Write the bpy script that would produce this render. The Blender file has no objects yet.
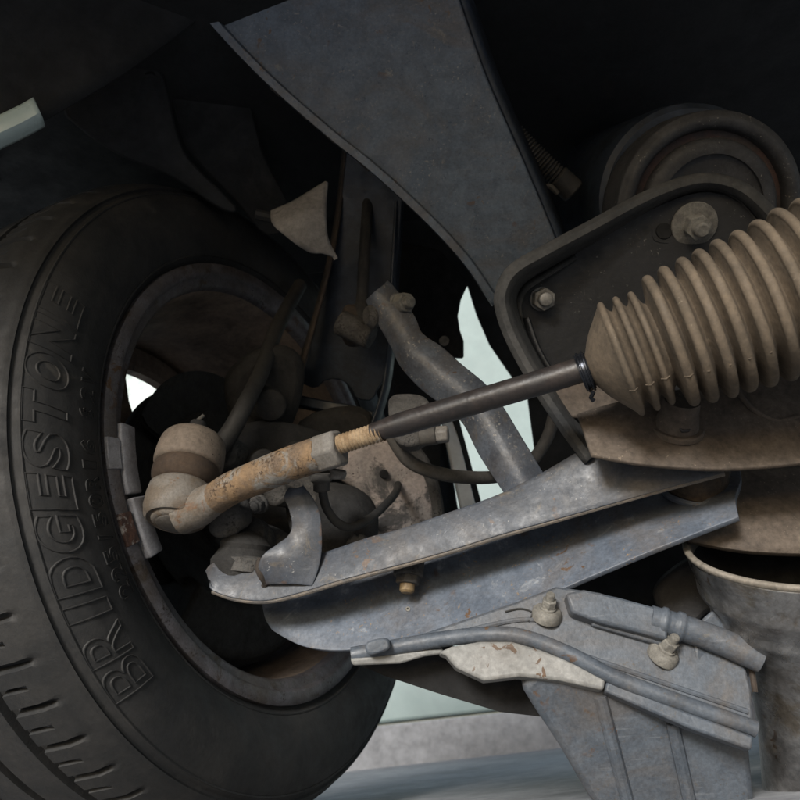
import bpy, bmesh, math, random
from mathutils import Vector, Matrix
random.seed(4)
scene = bpy.context.scene
COL = scene.collection

# ------------------------------------------------------------------ camera, sky, sun, exposure
FPX = 785.0                                    # focal length in pixels of an 800 px wide frame
UP = Vector((-0.10, 0.398, 0.912)).normalized()            # world up, in camera axes (right, forward, up)
FW = (Vector((0, 1, 0)) - UP.y * UP).normalized()
RT = FW.cross(UP).normalized()
WHEEL_C = Vector((-0.1277, 0.787, -0.0733))
WHEEL_A = Vector((0.8771, -0.3981, 0.2687)).normalized()
CAM_H = 0.316 - WHEEL_C.dot(UP)                # the tyre stands on the ground
CAM = Vector((0, 0, CAM_H))


def D(x, y, z):
    """direction given in camera axes (right, forward, up) -> world"""
    v = Vector((x, y, z))
    return Vector((RT.dot(v), FW.dot(v), UP.dot(v)))


def K(px, py, d):
    """point seen at (px, py) of the 800 px photograph, d metres in front of the lens -> world"""
    return CAM + D((px - 400) / FPX * d, d, -(py - 400) / FPX * d)


cam_data = bpy.data.cameras.new('camera')
cam = bpy.data.objects.new('camera', cam_data)
COL.objects.link(cam)
cam_data.sensor_width = 36
cam_data.lens = 36 * FPX / 800
cam_data.clip_start = 0.02
cam_data.clip_end = 500
R = Matrix((D(1, 0, 0), D(0, 0, 1), -D(0, 1, 0))).transposed()
cam.matrix_world = Matrix.Translation(CAM) @ R.to_4x4()
cam_data.dof.use_dof = True
cam_data.dof.focus_distance = 0.56
cam_data.dof.aperture_fstop = 14
scene.camera = cam

SUN_DIR = D(-0.40, -0.70, 0.66).normalized()    # towards the light: behind the camera, to its left
elev = math.asin(SUN_DIR.z)
azim = math.atan2(SUN_DIR.x, SUN_DIR.y)
world = bpy.data.worlds.new('World')
scene.world = world
world.use_nodes = True
wn = world.node_tree
bg = wn.nodes['Background']
sky = wn.nodes.new('ShaderNodeTexSky')
sky.sky_type = 'NISHITA'
sky.sun_disc = False
sky.sun_elevation = elev
sky.sun_rotation = azim
sky.air_density = 1.0
sky.dust_density = 2.0
sky.ozone_density = 1.0
wn.links.new(sky.outputs[0], bg.inputs[0])
bg.inputs[1].default_value = 0.09
sun_data = bpy.data.lights.new('sun', 'SUN')
sun_data.energy = 3.0
sun_data.angle = math.radians(14)
sun_data.color = (1.0, 0.985, 0.96)
sun = bpy.data.objects.new('sun', sun_data)
COL.objects.link(sun)
sun.rotation_euler = (-SUN_DIR).to_track_quat('-Z', 'Y').to_euler()
sun.location = CAM + SUN_DIR * 3
scene.view_settings.view_transform = 'Standard'
scene.view_settings.look = 'None'
scene.view_settings.gamma = 1
scene.view_settings.exposure = 0.6
scene.view_settings.use_curve_mapping = False
scene.cycles.max_bounces = 8
scene.cycles.use_denoising = True


# ------------------------------------------------------------------ materials
def rgb(r, g, b):
    f = lambda c: (c / 255 / 12.92) if c / 255 <= 0.04045 else ((c / 255 + 0.055) / 1.055) ** 2.4
    return (f(r), f(g), f(b), 1)


MATS = {}
ALB = 0.66


def M(name, c1, c2, c3=None, rough=0.6, metal=0.0, scale=30, patch=0.6, pscale=18, speck=None, speckn=0.595, bump=0.25, bscale=220,
      coat=0.0, seed=0.0, grain=0.32, dent=1.6, film=0.0):
    """worn surface: two mottled tones, patches of a third (rust or dust), fine specks, fine relief"""
    m = bpy.data.materials.new(name)
    m.use_nodes = True
    if name not in ('body_paint', 'van_paint', 'white_plastic', 'concrete'):
        c1, c2, c3, speck = [c and (c[0] * ALB, c[1] * ALB, c[2] * ALB, 1) for c in (c1, c2, c3, speck)]
    nt = m.node_tree
    N, L = nt.nodes, nt.links
    b = N['Principled BSDF']
    tc = N.new('ShaderNodeTexCoord')
    mp = N.new('ShaderNodeMapping')
    mp.inputs['Location'].default_value = (seed, seed * 0.7, -seed)
    L.new(tc.outputs['Object'], mp.inputs[0])

    def noise(s, det=6, ro=0.6, dist=0.0):
        n = N.new('ShaderNodeTexNoise')
        n.inputs['Scale'].default_value = s
        n.inputs['Detail'].default_value = det
        n.inputs['Roughness'].default_value = ro
        n.inputs['Distortion'].default_value = dist
        L.new(mp.outputs[0], n.inputs['Vector'])
        return n.outputs['Fac']

    def ramp(src, a, c):
        r = N.new('ShaderNodeMapRange')
        r.inputs['From Min'].default_value = a
        r.inputs['From Max'].default_value = c
        r.interpolation_type = 'SMOOTHSTEP'
        L.new(src, r.inputs['Value'])
        return r.outputs[0]

    def mix(fac, a, c):
        x = N.new('ShaderNodeMix')
        x.data_type = 'RGBA'
        L.new(fac, x.inputs[0])
        for s, v in ((x.inputs[6], a), (x.inputs[7], c)):
            if isinstance(v, tuple):
                s.default_value = v
            else:
                L.new(v, s)
        return x.outputs[2]
    col = mix(ramp(noise(scale, 8, 0.65, 0.4), 0.36, 0.64), c1, c2)
    if c3:
        col = mix(ramp(noise(pscale, 10, 0.72, 0.8), patch, patch + 0.09), col, c3)
    if speck:
        mu = N.new('ShaderNodeMath')
        mu.operation = 'MULTIPLY'
        L.new(ramp(noise(430, 4, 0.6), speckn - 0.02, speckn + 0.02), mu.inputs[0])
        L.new(ramp(noise(45, 3, 0.6), 0.46, 0.62), mu.inputs[1])
        col = mix(mu.outputs[0], col, speck)
    if film:
        # chipped paint with rust showing, scattered in clusters
        ch = N.new('ShaderNodeMath')
        ch.operation = 'MULTIPLY'
        L.new(ramp(noise(95, 5, 0.6, 0.6), 0.60, 0.635), ch.inputs[0])
        L.new(ramp(noise(16, 4, 0.6), 0.50, 0.64), ch.inputs[1])
        col = mix(ch.outputs[0], col, (0.13 * ALB, 0.075 * ALB, 0.042 * ALB, 1))
        # fine scuffs along one direction
        ms = N.new('ShaderNodeMapping')
        ms.inputs['Rotation'].default_value = (0.3, 0.5, 0.4)
        ms.inputs['Scale'].default_value = (14, 420, 420)
        L.new(tc.outputs['Object'], ms.inputs[0])
        ns = N.new('ShaderNodeTexNoise')
        ns.inputs['Scale'].default_value = 1.0
        ns.inputs['Detail'].default_value = 2
        L.new(ms.outputs[0], ns.inputs['Vector'])
        sc = N.new('ShaderNodeMath')
        sc.operation = 'MULTIPLY'
        L.new(ramp(ns.outputs['Fac'], 0.63, 0.70), sc.inputs[0])
        L.new(ramp(noise(24, 3, 0.6), 0.46, 0.62), sc.inputs[1])
        s2 = N.new('ShaderNodeMath')
        s2.operation = 'MULTIPLY'
        s2.inputs[1].default_value = 0.22
        L.new(sc.outputs[0], s2.inputs[0])
        col = mix(s2.outputs[0], col, (0.34 * ALB, 0.36 * ALB, 0.39 * ALB, 1))
        gm = N.new('ShaderNodeMath')
        gm.operation = 'MULTIPLY'
        L.new(ramp(noise(11, 9, 0.7, 1.2), 0.42, 0.68), gm.inputs[0])
        gm.inputs[1].default_value = film
        col = mix(gm.outputs[0], col, (0.150 * ALB, 0.122 * ALB, 0.096 * ALB, 1))
    # fine grain of the grime
    hs_ = N.new('ShaderNodeHueSaturation')
    gv = N.new('ShaderNodeMapRange')
    L.new(noise(scale * 9, 8, 0.75), gv.inputs['Value'])
    gv.inputs['From Min'].default_value = 0.3
    gv.inputs['From Max'].default_value = 0.7
    gv.inputs['To Min'].default_value = 1 - grain
    gv.inputs['To Max'].default_value = 1 + grain
    L.new(gv.outputs[0], hs_.inputs['Value'])
    L.new(col, hs_.inputs['Color'])
    col = hs_.outputs[0]
    L.new(col, b.inputs['Base Color'])
    rr = N.new('ShaderNodeMapRange')
    L.new(noise(scale * 2.3, 6, 0.7), rr.inputs['Value'])
    rr.inputs['From Min'].default_value = 0.3
    rr.inputs['From Max'].default_value = 0.7
    rr.inputs['To Min'].default_value = max(0.05, rough - 0.14)
    rr.inputs['To Max'].default_value = min(1, rough + 0.16)
    L.new(rr.outputs[0], b.inputs['Roughness'])
    b.inputs['Metallic'].default_value = metal
    if coat:
        b.inputs['Coat Weight'].default_value = coat
    bp = N.new('ShaderNodeBump')
    bp.inputs['Strength'].default_value = bump
    bp.inputs['Distance'].default_value = 0.0015
    ad = N.new('ShaderNodeMath')
    ad.operation = 'MULTIPLY_ADD'
    L.new(noise(42, 3, 0.5), ad.inputs[0])
    ad.inputs[1].default_value = dent
    L.new(noise(bscale, 8, 0.65), ad.inputs[2])
    L.new(ad.outputs[0], bp.inputs['Height'])
    L.new(bp.outputs[0], b.inputs['Normal'])
    MATS[name] = m
    return m


M('tyre_rubber', rgb(36, 37, 38), rgb(52, 51, 50), rgb(72, 69, 65), rough=0.72, scale=22, patch=0.62, pscale=14, bump=0.2, bscale=420)
M('rim_alloy', rgb(128, 125, 130), rgb(104, 100, 102), rgb(88, 76, 66), rough=0.5, metal=0.35, scale=60, patch=0.56, pscale=34, speck=rgb(60, 52, 48), bump=0.3, film=0.55)
M('barrel_dust', rgb(146, 127, 110), rgb(108, 94, 82), rgb(68, 58, 50), rough=0.8, scale=18, patch=0.6, bump=0.2)
M('lead_weight', rgb(150, 150, 154), rgb(124, 123, 126), rgb(96, 88, 80), rough=0.55, scale=70, patch=0.64, bump=0.2)
M('rust_clip', rgb(98, 68, 54), rgb(70, 51, 45), rgb(176, 170, 164), rough=0.85, scale=160, patch=0.53, pscale=90, bump=0.7)
M('arm_steel', rgb(78, 84, 94), rgb(64, 70, 79), rgb(100, 94, 86), rough=0.5, scale=44, patch=0.58, pscale=44, speck=rgb(160, 160, 158), speckn=0.665, bump=0.22, film=0.55)
M('arm_steel_lit', rgb(92, 101, 114), rgb(112, 121, 134), rgb(150, 156, 163), rough=0.46, scale=40, patch=0.58, pscale=40, speck=rgb(150, 128, 98), speckn=0.635, bump=0.25, film=0.5)  # lighter copy of the arm steel, stronger light in the channel put into colour
M('frame_steel', rgb(104, 117, 132), rgb(84, 96, 110), rgb(136, 136, 134), rough=0.36, scale=50, patch=0.6, pscale=50, speck=rgb(150, 150, 150), speckn=0.635, bump=0.3, film=0.55)
M('bracket_black', rgb(30, 31, 34), rgb(21, 22, 24), rgb(52, 47, 42), rough=0.55, scale=24, patch=0.64, pscale=20, speck=rgb(110, 108, 104), speckn=0.66, bump=0.2)
M('bracket_edge', rgb(80, 79, 77), rgb(60, 60, 59), rgb(100, 94, 86), rough=0.8, scale=40, patch=0.62, bump=0.35)
M('lip_dust', rgb(140, 130, 118), rgb(106, 103, 100), rgb(128, 104, 82), rough=0.7, scale=60, patch=0.6, bump=0.4)
M('dusty_plate', rgb(116, 104, 92), rgb(94, 84, 75), rgb(78, 71, 64), rough=0.85, scale=20, patch=0.62, pscale=12, speck=rgb(150, 136, 118), speckn=0.655, bump=0.22, bscale=380, grain=0.42)
M('boot_rubber', rgb(118, 104, 87), rgb(98, 87, 73), rgb(78, 69, 59), rough=0.82, scale=28, patch=0.62, pscale=26, speck=rgb(140, 128, 110), speckn=0.67, bump=0.3, bscale=300, grain=0.28)
M('rod_black', rgb(46, 43, 43), rgb(62, 55, 52), rgb(92, 68, 56), rough=0.42, scale=40, patch=0.62, pscale=30, bump=0.2)
M('thread_rust', rgb(196, 172, 140), rgb(160, 134, 102), rgb(206, 196, 180), rough=0.75, scale=90, patch=0.6, pscale=70, bump=0.35)
M('arm_rust', rgb(156, 128, 96), rgb(120, 102, 84), rgb(148, 146, 140), rough=0.75, scale=60, patch=0.52, pscale=36, speck=rgb(84, 66, 48), speckn=0.56, bump=0.55)
M('nut_grey', rgb(142, 138, 132), rgb(120, 114, 106), rgb(138, 116, 88), rough=0.65, scale=60, patch=0.62, bump=0.3)
M('housing', rgb(138, 132, 124), rgb(120, 108, 94), rgb(128, 92, 62), rough=0.65, scale=56, patch=0.58, pscale=40, bump=0.4)
M('ball_boot', rgb(146, 132, 118), rgb(122, 110, 98), rgb(80, 66, 55), rough=0.8, scale=34, patch=0.64, speck=rgb(66, 56, 48), speckn=0.625, bump=0.3)
M('ball_boot_dark', rgb(84, 68, 54), rgb(66, 54, 44), None, rough=0.8, bump=0.3)
M('cast_iron', rgb(98, 96, 93), rgb(76, 74, 72), rgb(112, 98, 84), rough=0.85, scale=50, patch=0.6, speck=rgb(50, 48, 46), speckn=0.555, bump=0.9, bscale=300)
M('cast_dark', rgb(52, 51, 50), rgb(40, 39, 38), rgb(66, 58, 50), rough=0.85, scale=50, patch=0.6, bump=0.7, bscale=260)
M('shield_pink', rgb(196, 183, 176), rgb(160, 153, 149), rgb(92, 90, 89), rough=0.75, scale=26, patch=0.49, pscale=24, speck=rgb(70, 64, 60), speckn=0.605, bump=0.3)
M('hose_rubber', rgb(94, 90, 84), rgb(78, 75, 71), None, rough=0.75, bump=0.15)
M('hose_dark', rgb(64, 63, 61), rgb(52, 51, 50), None, rough=0.7, bump=0.15)
M('bolt_dusty', rgb(144, 141, 133), rgb(108, 105, 99), rgb(100, 88, 75), rough=0.7, scale=80, patch=0.62, bump=0.5)
M('bolt_zinc', rgb(164, 160, 152), rgb(130, 128, 124), rgb(130, 104, 78), rough=0.5, metal=0.3, scale=80, patch=0.6, bump=0.35)
M('bolt_rust', rgb(150, 128, 92), rgb(112, 90, 64), None, rough=0.7, scale=80, bump=0.4)
M('strut_black', rgb(50, 60, 74), rgb(34, 41, 50), rgb(62, 54, 48), rough=0.5, scale=26, patch=0.66, speck=rgb(80, 80, 80), speckn=0.655, bump=0.2)
M('rusty_edge', rgb(74, 64, 56), rgb(56, 49, 43), None, rough=0.85, bump=0.3)
M('link_steel', rgb(112, 120, 132), rgb(88, 94, 104), rgb(124, 118, 110), rough=0.42, scale=40, patch=0.6, speck=rgb(176, 172, 164), speckn=0.605, bump=0.3, film=0.55)
M('body_paint', rgb(180, 196, 194), rgb(172, 189, 187), None, rough=0.35, scale=6, bump=0.02, grain=0.03, dent=0.0)
M('van_paint', rgb(134, 150, 150), rgb(128, 143, 143), None, rough=0.4, scale=6, bump=0.02, grain=0.03, dent=0.0)
M('white_plastic', rgb(214, 220, 226), rgb(196, 202, 208), None, rough=0.5, bump=0.05, grain=0.05)
M('liner_plastic', rgb(28, 31, 34), rgb(20, 22, 24), rgb(38, 37, 36), rough=0.8, scale=12, patch=0.6, bump=0.3)
M('pale_tab', rgb(146, 142, 138), rgb(124, 120, 116), rgb(86, 82, 77), rough=0.75, scale=30, patch=0.62, bump=0.2)
M('cross_alloy', rgb(98, 106, 116), rgb(82, 90, 100), rgb(116, 114, 110), rough=0.48, scale=44, patch=0.6, pscale=44, speck=rgb(92, 90, 88), speckn=0.625, bump=0.25, film=0.55)
M('cross_cream', rgb(168, 168, 165), rgb(138, 138, 135), rgb(110, 107, 102), rough=0.65, scale=22, patch=0.64, bump=0.15, film=0.4)
M('cup_metal', rgb(190, 190, 190), rgb(120, 121, 123), rgb(158, 150, 138), rough=0.34, metal=0.85, scale=16, patch=0.55, pscale=12, speck=rgb(190, 188, 182), speckn=0.645, bump=0.22, film=0.55, grain=0.4)
M('cup_rim', rgb(160, 152, 140), rgb(128, 120, 108), None, rough=0.7, bump=0.3)
M('mount_rubber', rgb(70, 70, 72), rgb(54, 54, 56), rgb(92, 88, 82), rough=0.65, scale=40, patch=0.64, speck=rgb(150, 146, 136), speckn=0.665, bump=0.3)
M('mount_red', rgb(88, 66, 60), rgb(66, 58, 55), rgb(62, 60, 58), rough=0.75, scale=50, patch=0.56, bump=0.3)
M('bush_rust', rgb(92, 76, 58), rgb(62, 53, 43), None, rough=0.8, scale=50, bump=0.4)
M('clamp_steel', rgb(70, 74, 82), rgb(46, 48, 54), None, rough=0.25, metal=0.7, bump=0.1)
M('concrete', rgb(146, 148, 152), rgb(126, 128, 132), rgb(106, 108, 112), rough=0.9, scale=3, patch=0.62, pscale=2, bump=0.4, bscale=60)
M('spark_dark', rgb(20, 20, 21), rgb(14, 14, 15), None, rough=0.85)


# ------------------------------------------------------------------ mesh helpers
def cr(pts, n=8, closed=False):
    """smooth curve through the points (tuples of any length)"""
    P = [tuple(p) for p in pts]
    m = len(P)
    out = []
    segs = m if closed else m - 1
    for i in range(segs):
        p0 = P[(i - 1) % m] if (closed or i > 0) else P[0]
        p1, p2 = P[i], P[(i + 1) % m]
        p3 = P[(i + 2) % m] if (closed or i + 2 < m) else P[-1]
        for k in range(n):
            t = k / n
            out.append(tuple(0.5 * (2 * b + (c - a) * t + (2 * a - 5 * b + 4 * c - d) * t * t + (3 * b - a - 3 * c + d) * t ** 3)
                             for a, b, c, d in zip(p0, p1, p2, p3)))
    if not closed:
        out.append(P[-1])
    return out


def resample(pts, n):
    L = [0]
    for a, b in zip(pts, pts[1:]):
        L.append(L[-1] + (Vector(b) - Vector(a)).length)
    out = []
    j = 0
    for i in range(n):
        s = L[-1] * i / (n - 1)
        while j < len(L) - 2 and L[j + 1] < s:
            j += 1
        t = (s - L[j]) / max(1e-9, L[j + 1] - L[j])
        out.append(Vector(pts[j]).lerp(Vector(pts[j + 1]), min(1, max(0, t))))
    return out


def frame(axis):
    a = axis.normalized()
    h = Vector((0, 0, 1)) if abs(a.z) < 0.9 else Vector((1, 0, 0))
    u = a.cross(h).normalized()
    return a, u, a.cross(u).normalized()


class MB:
    def __init__(s):
        s.v, s.f = [], []

    def grid(s, rows, closed_u=False, closed_v=False):
        o = len(s.v)
        nu, nv = len(rows), len(rows[0])
        for r in rows:
            s.v += [tuple(p) for p in r]
        for i in range(nu if closed_u else nu - 1):
            for j in range(nv if closed_v else nv - 1):
                a, b = i, (i + 1) % nu
                c, d = j, (j + 1) % nv
                s.f.append((o + a * nv + c, o + a * nv + d, o + b * nv + d, o + b * nv + c))
        return s

    def fan(s, ring):
        o = len(s.v)
        s.v += [tuple(p) for p in ring]
        s.f.append(tuple(range(o, o + len(ring))))
        return s

    def lathe(s, prof, org, axis, n=48, a0=0, a1=None, fr=None, rfun=None):
        a, u, v = fr or frame(axis)
        rows = []
        full = a1 is None
        cnt = n if full else n + 1
        for t, r in prof:
            row = []
            for k in range(cnt):
                ph = a0 + (2 * math.pi if full else (a1 - a0)) * k / n
                rr = rfun(t, r, ph) if rfun else r
                row.append(org + a * t + (u * math.cos(ph) + v * math.sin(ph)) * rr)
            rows.append(row)
        return s.grid(rows, closed_v=full)

    def tube(s, pts, rad, n=14, flat=1.0, caps=True):
        pts = [Vector(p) for p in pts]
        m = len(pts)
        if not isinstance(rad, (list, tuple)):
            rad = [rad] * m
        elif len(rad) != m:
            k = len(rad) - 1
            rad = [rad[min(k - 1, int(i * k / (m - 1)))] * (1 - (i * k / (m - 1) - min(k - 1, int(i * k / (m - 1)))))
                   + rad[min(k - 1, int(i * k / (m - 1))) + 1] * (i * k / (m - 1) - min(k - 1, int(i * k / (m - 1)))) for i in range(m)]
        rows, u = [], None
        for i in range(m):
            t = (pts[min(i + 1, m - 1)] - pts[max(i - 1, 0)]).normalized()
            u = frame(t)[1] if u is None else (u - t * u.dot(t)).normalized()
            v = t.cross(u)
            rows.append([pts[i] + (u * math.cos(q) * flat + v * math.sin(q)) * rad[i] for q in [2 * math.pi * k / n for k in range(n)]])
        s.grid(rows, closed_v=True)
        if caps:
            s.fan(rows[0][::-1])
            s.fan(rows[-1])
        return s

    def prism(s, ring, vec):
        """closed ring of points extruded by vec"""
        o = len(s.v)
        n = len(ring)
        s.v += [tuple(p) for p in ring] + [tuple(Vector(p) + vec) for p in ring]
        s.f.append(tuple(range(o, o + n)))
        s.f.append(tuple(range(o + 2 * n - 1, o + n - 1, -1)))
        for i in range(n):
            j = (i + 1) % n
            s.f.append((o + i, o + n + i, o + n + j, o + j))
        return s

    def hexa(s, org, axis, af, h, turn=0.0, n=6):
        a, u, v = frame(axis)
        r = af / math.sqrt(3) if n == 6 else af / 2
        ring = [org + (u * math.cos(turn + k * 2 * math.pi / n) + v * math.sin(turn + k * 2 * math.pi / n)) * r for k in range(n)]
        return s.prism(ring, a * h)

    def box(s, c, ax, ay, az):
        ring = [c - ax - ay - az, c + ax - ay - az, c + ax + ay - az, c - ax + ay - az]
        return s.prism(ring, az * 2)

    def build(s, name, mat, parent=None, smooth=35, bevel=0, solid=0, sub=0, off=-1):
        me = bpy.data.meshes.new(name)
        me.from_pydata(s.v, [], s.f)
        bm = bmesh.new()
        bm.from_mesh(me)
        bmesh.ops.remove_doubles(bm, verts=bm.verts, dist=1e-6)
        bmesh.ops.recalc_face_normals(bm, faces=bm.faces)
        bm.to_mesh(me)
        bm.free()
        o = bpy.data.objects.new(name, me)
        COL.objects.link(o)
        me.materials.append(MATS[mat])
        if sub:
            md = o.modifiers.new('sub', 'SUBSURF')
            md.levels = md.render_levels = sub
        if solid:
            md = o.modifiers.new('solid', 'SOLIDIFY')
            md.thickness = solid
            md.offset = off
        if bevel:
            md = o.modifiers.new('bevel', 'BEVEL')
            md.width = bevel
            md.segments = 2
            md.limit_method = 'ANGLE'
            md.angle_limit = math.radians(40)
        for p in me.polygons:
            p.use_smooth = True
        if smooth is not None:
            me.set_sharp_from_angle(angle=math.radians(smooth))
        if parent is not None:
            o.parent = parent
            base = parent
            off_v = Vector((0, 0, 0))
            while base is not None:
                off_v += base.location
                base = base.parent
            o.location = -off_v if parent.parent is None else Vector((0, 0, 0)) - sum_loc(parent)
        return o


def sum_loc(o):
    v = Vector((0, 0, 0))
    while o is not None:
        v += o.location
        o = o.parent
    return v


def thing(name, label, cat, loc, group=None):
    o = bpy.data.objects.new(name, None)
    COL.objects.link(o)
    o.location = loc
    o.empty_display_size = 0.02
    o['label'] = label
    o['category'] = cat
    if group:
        o['group'] = group
    return o


def tag(o, label, cat, group=None):
    o['label'] = label
    o['category'] = cat
    if group:
        o['group'] = group
    return o


def plane_hit(px, py, p0, n):
    r = K(px, py, 1.0) - CAM
    return CAM + r * ((p0 - CAM).dot(n) / r.dot(n))


def plate(mb, outline, p0, n, thick, smooth_n=0):
    """flat sheet: outline seen at these pixels, lying in the plane through p0 with normal n, thickness away from the lens"""
    if n.dot(CAM - p0) < 0:
        n = -n
    pts = cr(outline, smooth_n, True) if smooth_n else outline
    ring = [plane_hit(x, y, p0, n) for x, y in pts]
    return mb.prism(ring, -n.normalized() * thick)


def curve(pts, n=10):
    return [K(*p) for p in cr(pts, n)]


def loft(mb, curves, n=60, sub=1):
    """sheet through several long curves given as (px, py, depth)"""
    rows = [resample(curve(c), n) for c in curves]
    if sub > 1:
        cols = []
        for j in range(n):
            cols.append([Vector(p) for p in cr([tuple(r[j]) for r in rows], sub)])
        rows = [[cols[j][i] for j in range(n)] for i in range(len(cols[0]))]
    return mb.grid(rows)


def bolt(org, axis, af, parent, mat='bolt_dusty', washer=1.5, stud=0.5, name='bolt', hh=0.7):
    """flanged hex head with the end of the stud"""
    a = axis.normalized()
    b = MB()
    b.lathe([(-0.001, 0.0), (-0.001, af * washer / 2), (af * 0.10, af * washer / 2), (af * 0.2, af * 0.62), (af * 0.2, 0)], org, a, 24)
    b.hexa(org + a * af * 0.12, a, af, af * hh, random.random())
    if stud:
        z = af * (0.12 + hh)
        b.lathe([(z - 0.0005, 0), (z - 0.0005, af * 0.36), (z + af * stud * 0.6, af * 0.34), (z + af * stud * 0.7, af * 0.24), (z + af * stud * 0.7, 0)], org, a, 16)
    return b.build(name, mat, parent, smooth=30, bevel=0.0006)


TOCAM = -D(0, 1, 0)
X, Y, Z = D(1, 0, 0), D(0, 1, 0), D(0, 0, 1)

PAN_Z, PAN_Y = 0.60, -0.40

# ------------------------------------------------------------------ ground and the car's dark enclosing body
g = MB()
g.grid([[Vector((x, y, 0)) for x in (-60, -8, -2, 2, 8, 60)] for y in (-60, -8, -2, 2, 8, 60)])
go = g.build('ground', 'concrete')
go['kind'] = 'structure'

WC = CAM + D(*WHEEL_C)
WA = D(*WHEEL_A)
WA.z = 0
WA.normalize()
WU = Vector((0, 0, 1))
W1 = WA.cross(WU).normalized()            # towards the left of the picture, near side
WFR = (WA, W1, WU)


def wpt(s, r, ph):
    return WC + WA * s + (W1 * math.cos(ph) + WU * math.sin(ph)) * r


def wpolar(px, py, s):
    p = plane_hit(px, py, WC + WA * s, WA) - WC - WA * s
    return math.hypot(p.dot(W1), p.dot(WU)), math.atan2(p.dot(WU), p.dot(W1))


body = thing('car_body', 'dark wheel arch, inner wing and added shading floor of the car above the tyre', 'car body', WC + WU * 0.5)
b = MB()
prof = [(-0.21, 0.388), (-0.2, 0.395), (-0.17, 0.400), (-0.1, 0.405), (-0.02, 0.402), (0.03, 0.392)]
b.lathe([(t, r) for t, r in cr(prof, 3)], WC, WA, 60, math.radians(58), math.radians(192), fr=WFR,
        rfun=lambda t, r, ph: r + 0.006 * (math.sin(ph * 23) > 0.8) + 0.012 * math.sin(ph * 3))
b.build('wheel_arch_liner', 'liner_plastic', body, solid=0.004, off=1)
# folded sheet of the liner over the tyre
for ring, d in (([(172, 60), (236, 60), (262, 150), (292, 214), (268, 236), (238, 204), (196, 160), (180, 128)], .80), ([(60, 100), (150, 60), (176, 128), (190, 160), (236, 206), (222, 210), (170, 176), (110, 150)], .76)):
    b = MB()
    plate(b, cr(ring, 3, True), K(sum(p[0] for p in ring) / len(ring), sum(p[1] for p in ring) / len(ring), d), D(.3, -1, -.3).normalized(), .006)
    b.build('liner_fold', 'liner_plastic', body, bevel=.002)
# inner wing: dark wall behind the suspension, open where daylight falls through behind the link
wall_n = D(0.12, -1, -0.05).normalized()
wall_p = K(560, 300, 1.02)
for ring in ([(300, -140), (1100, -140), (1100, 262), (540, 262), (480, 262), (468, 286), (452, 300), (395, 300), (330, 290)],
             [(395, 300), (440, 300), (440, 520), (395, 520)],
             [(540, 262), (1100, 262), (1100, 560), (506, 560), (506, 490), (535, 450), (528, 398), (510, 374), (490, 345), (477, 315), (468, 286), (480, 262)]):
    b = MB()
    plate(b, ring, wall_p, wall_n, 0.004)
    b.build('inner_wing', 'liner_plastic', body)
# floor pan added over everything, its edge set to shade the upper suspension
b = MB()
hz = CAM.z + PAN_Z
b.prism([Vector((-0.75, PAN_Y, hz)), Vector((1.2, PAN_Y, hz)), Vector((1.2, 0.92, hz)), Vector((-0.75, 0.92, hz))], WU * 0.03)
b.build('shading_pan', 'liner_plastic', body, bevel=0.006)
# pale painted wing with its rolled lip at the top left
b = MB()
lipA = [(-90, 190, .63), (-40, 166, .63), (0, 146, .63), (27, 133, .635), (80, 104, .65), (140, 66, .67), (210, 12, .70), (270, -50, .74)]
lipB = [(x - 3, y - 12, d - .012) for x, y, d in lipA]
lipC = [(x - 8, y - 24, d - .008) for x, y, d in lipA]
lipD = [(x - 70, y - 190, d - .05) for x, y, d in lipA]
loft(b, [q[:4] + [(q[3][0] + 16, q[3][1] - 9, q[3][2] + .003)] for q in (lipA, lipB, lipC)], 30, 4)
b.build('wing_lip', 'body_paint', body, solid=0.003)
b = MB()
loft(b, [[(x - 1, y - 2, d + .004) for x, y, d in lipA], [(x - 30, y - 90, d - .012) for x, y, d in lipA], lipD], 40, 4)
b.build('wing_inner', 'liner_plastic', body, solid=0.003)

# pale painted wall outside, seen through the gaps
pn = thing('painted_wall', 'pale greenish white painted wall seen through the gaps behind the suspension', 'wall', Vector((0.2, 2.35, 0)))
b = MB()
b.prism([Vector((-2.2, 2.35, 0.11)), Vector((2.6, 2.35, 0.11)), Vector((2.6, 2.5, 0.11)), Vector((-2.2, 2.5, 0.11))], WU * 1.9)
b.build('wall_face', 'van_paint', pn, bevel=.01)
b = MB()
b.prism([Vector((-2.2, 2.33, -.01)), Vector((2.6, 2.33, -.01)), Vector((2.6, 2.5, -.01)), Vector((-2.2, 2.5, -.01))], WU * .115)
b.build('plinth', 'concrete', pn, bevel=.006)
st = thing('light_strut', 'thin white strut standing in front of the pale panel', 'strut', K(470, 515, 1.0))
b = MB()
plate(b, [(438, 400), (449, 398), (478, 512), (463, 516)], K(458, 460, 0.98), D(0.3, -1, 0.1).normalized(), 0.008)
b.build('bar', 'white_plastic', st, bevel=0.002)
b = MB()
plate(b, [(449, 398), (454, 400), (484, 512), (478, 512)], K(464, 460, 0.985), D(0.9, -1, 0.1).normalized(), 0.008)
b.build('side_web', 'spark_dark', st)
# dark curved member left of the gap
dm = thing('dark_bracket', 'small black clipped bracket in front of the pale panel', 'bracket', K(450, 350, 0.93))
b = MB()
plate(b, [(395, 240), (440, 250), (469, 282), (461, 300), (458, 316), (460, 330), (464, 341), (464, 358), (446, 357), (440, 351), (395, 330)], K(450, 320, .95), TOCAM, 0.02)
b.build('plate_body', 'spark_dark', dm, bevel=0.002)
b = MB()
b.lathe([(0, 0), (0, .006), (.004, .006), (.004, 0)], K(444, 341, .948), TOCAM, 16)
b.build('rivet', 'bolt_dusty', dm)

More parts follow.
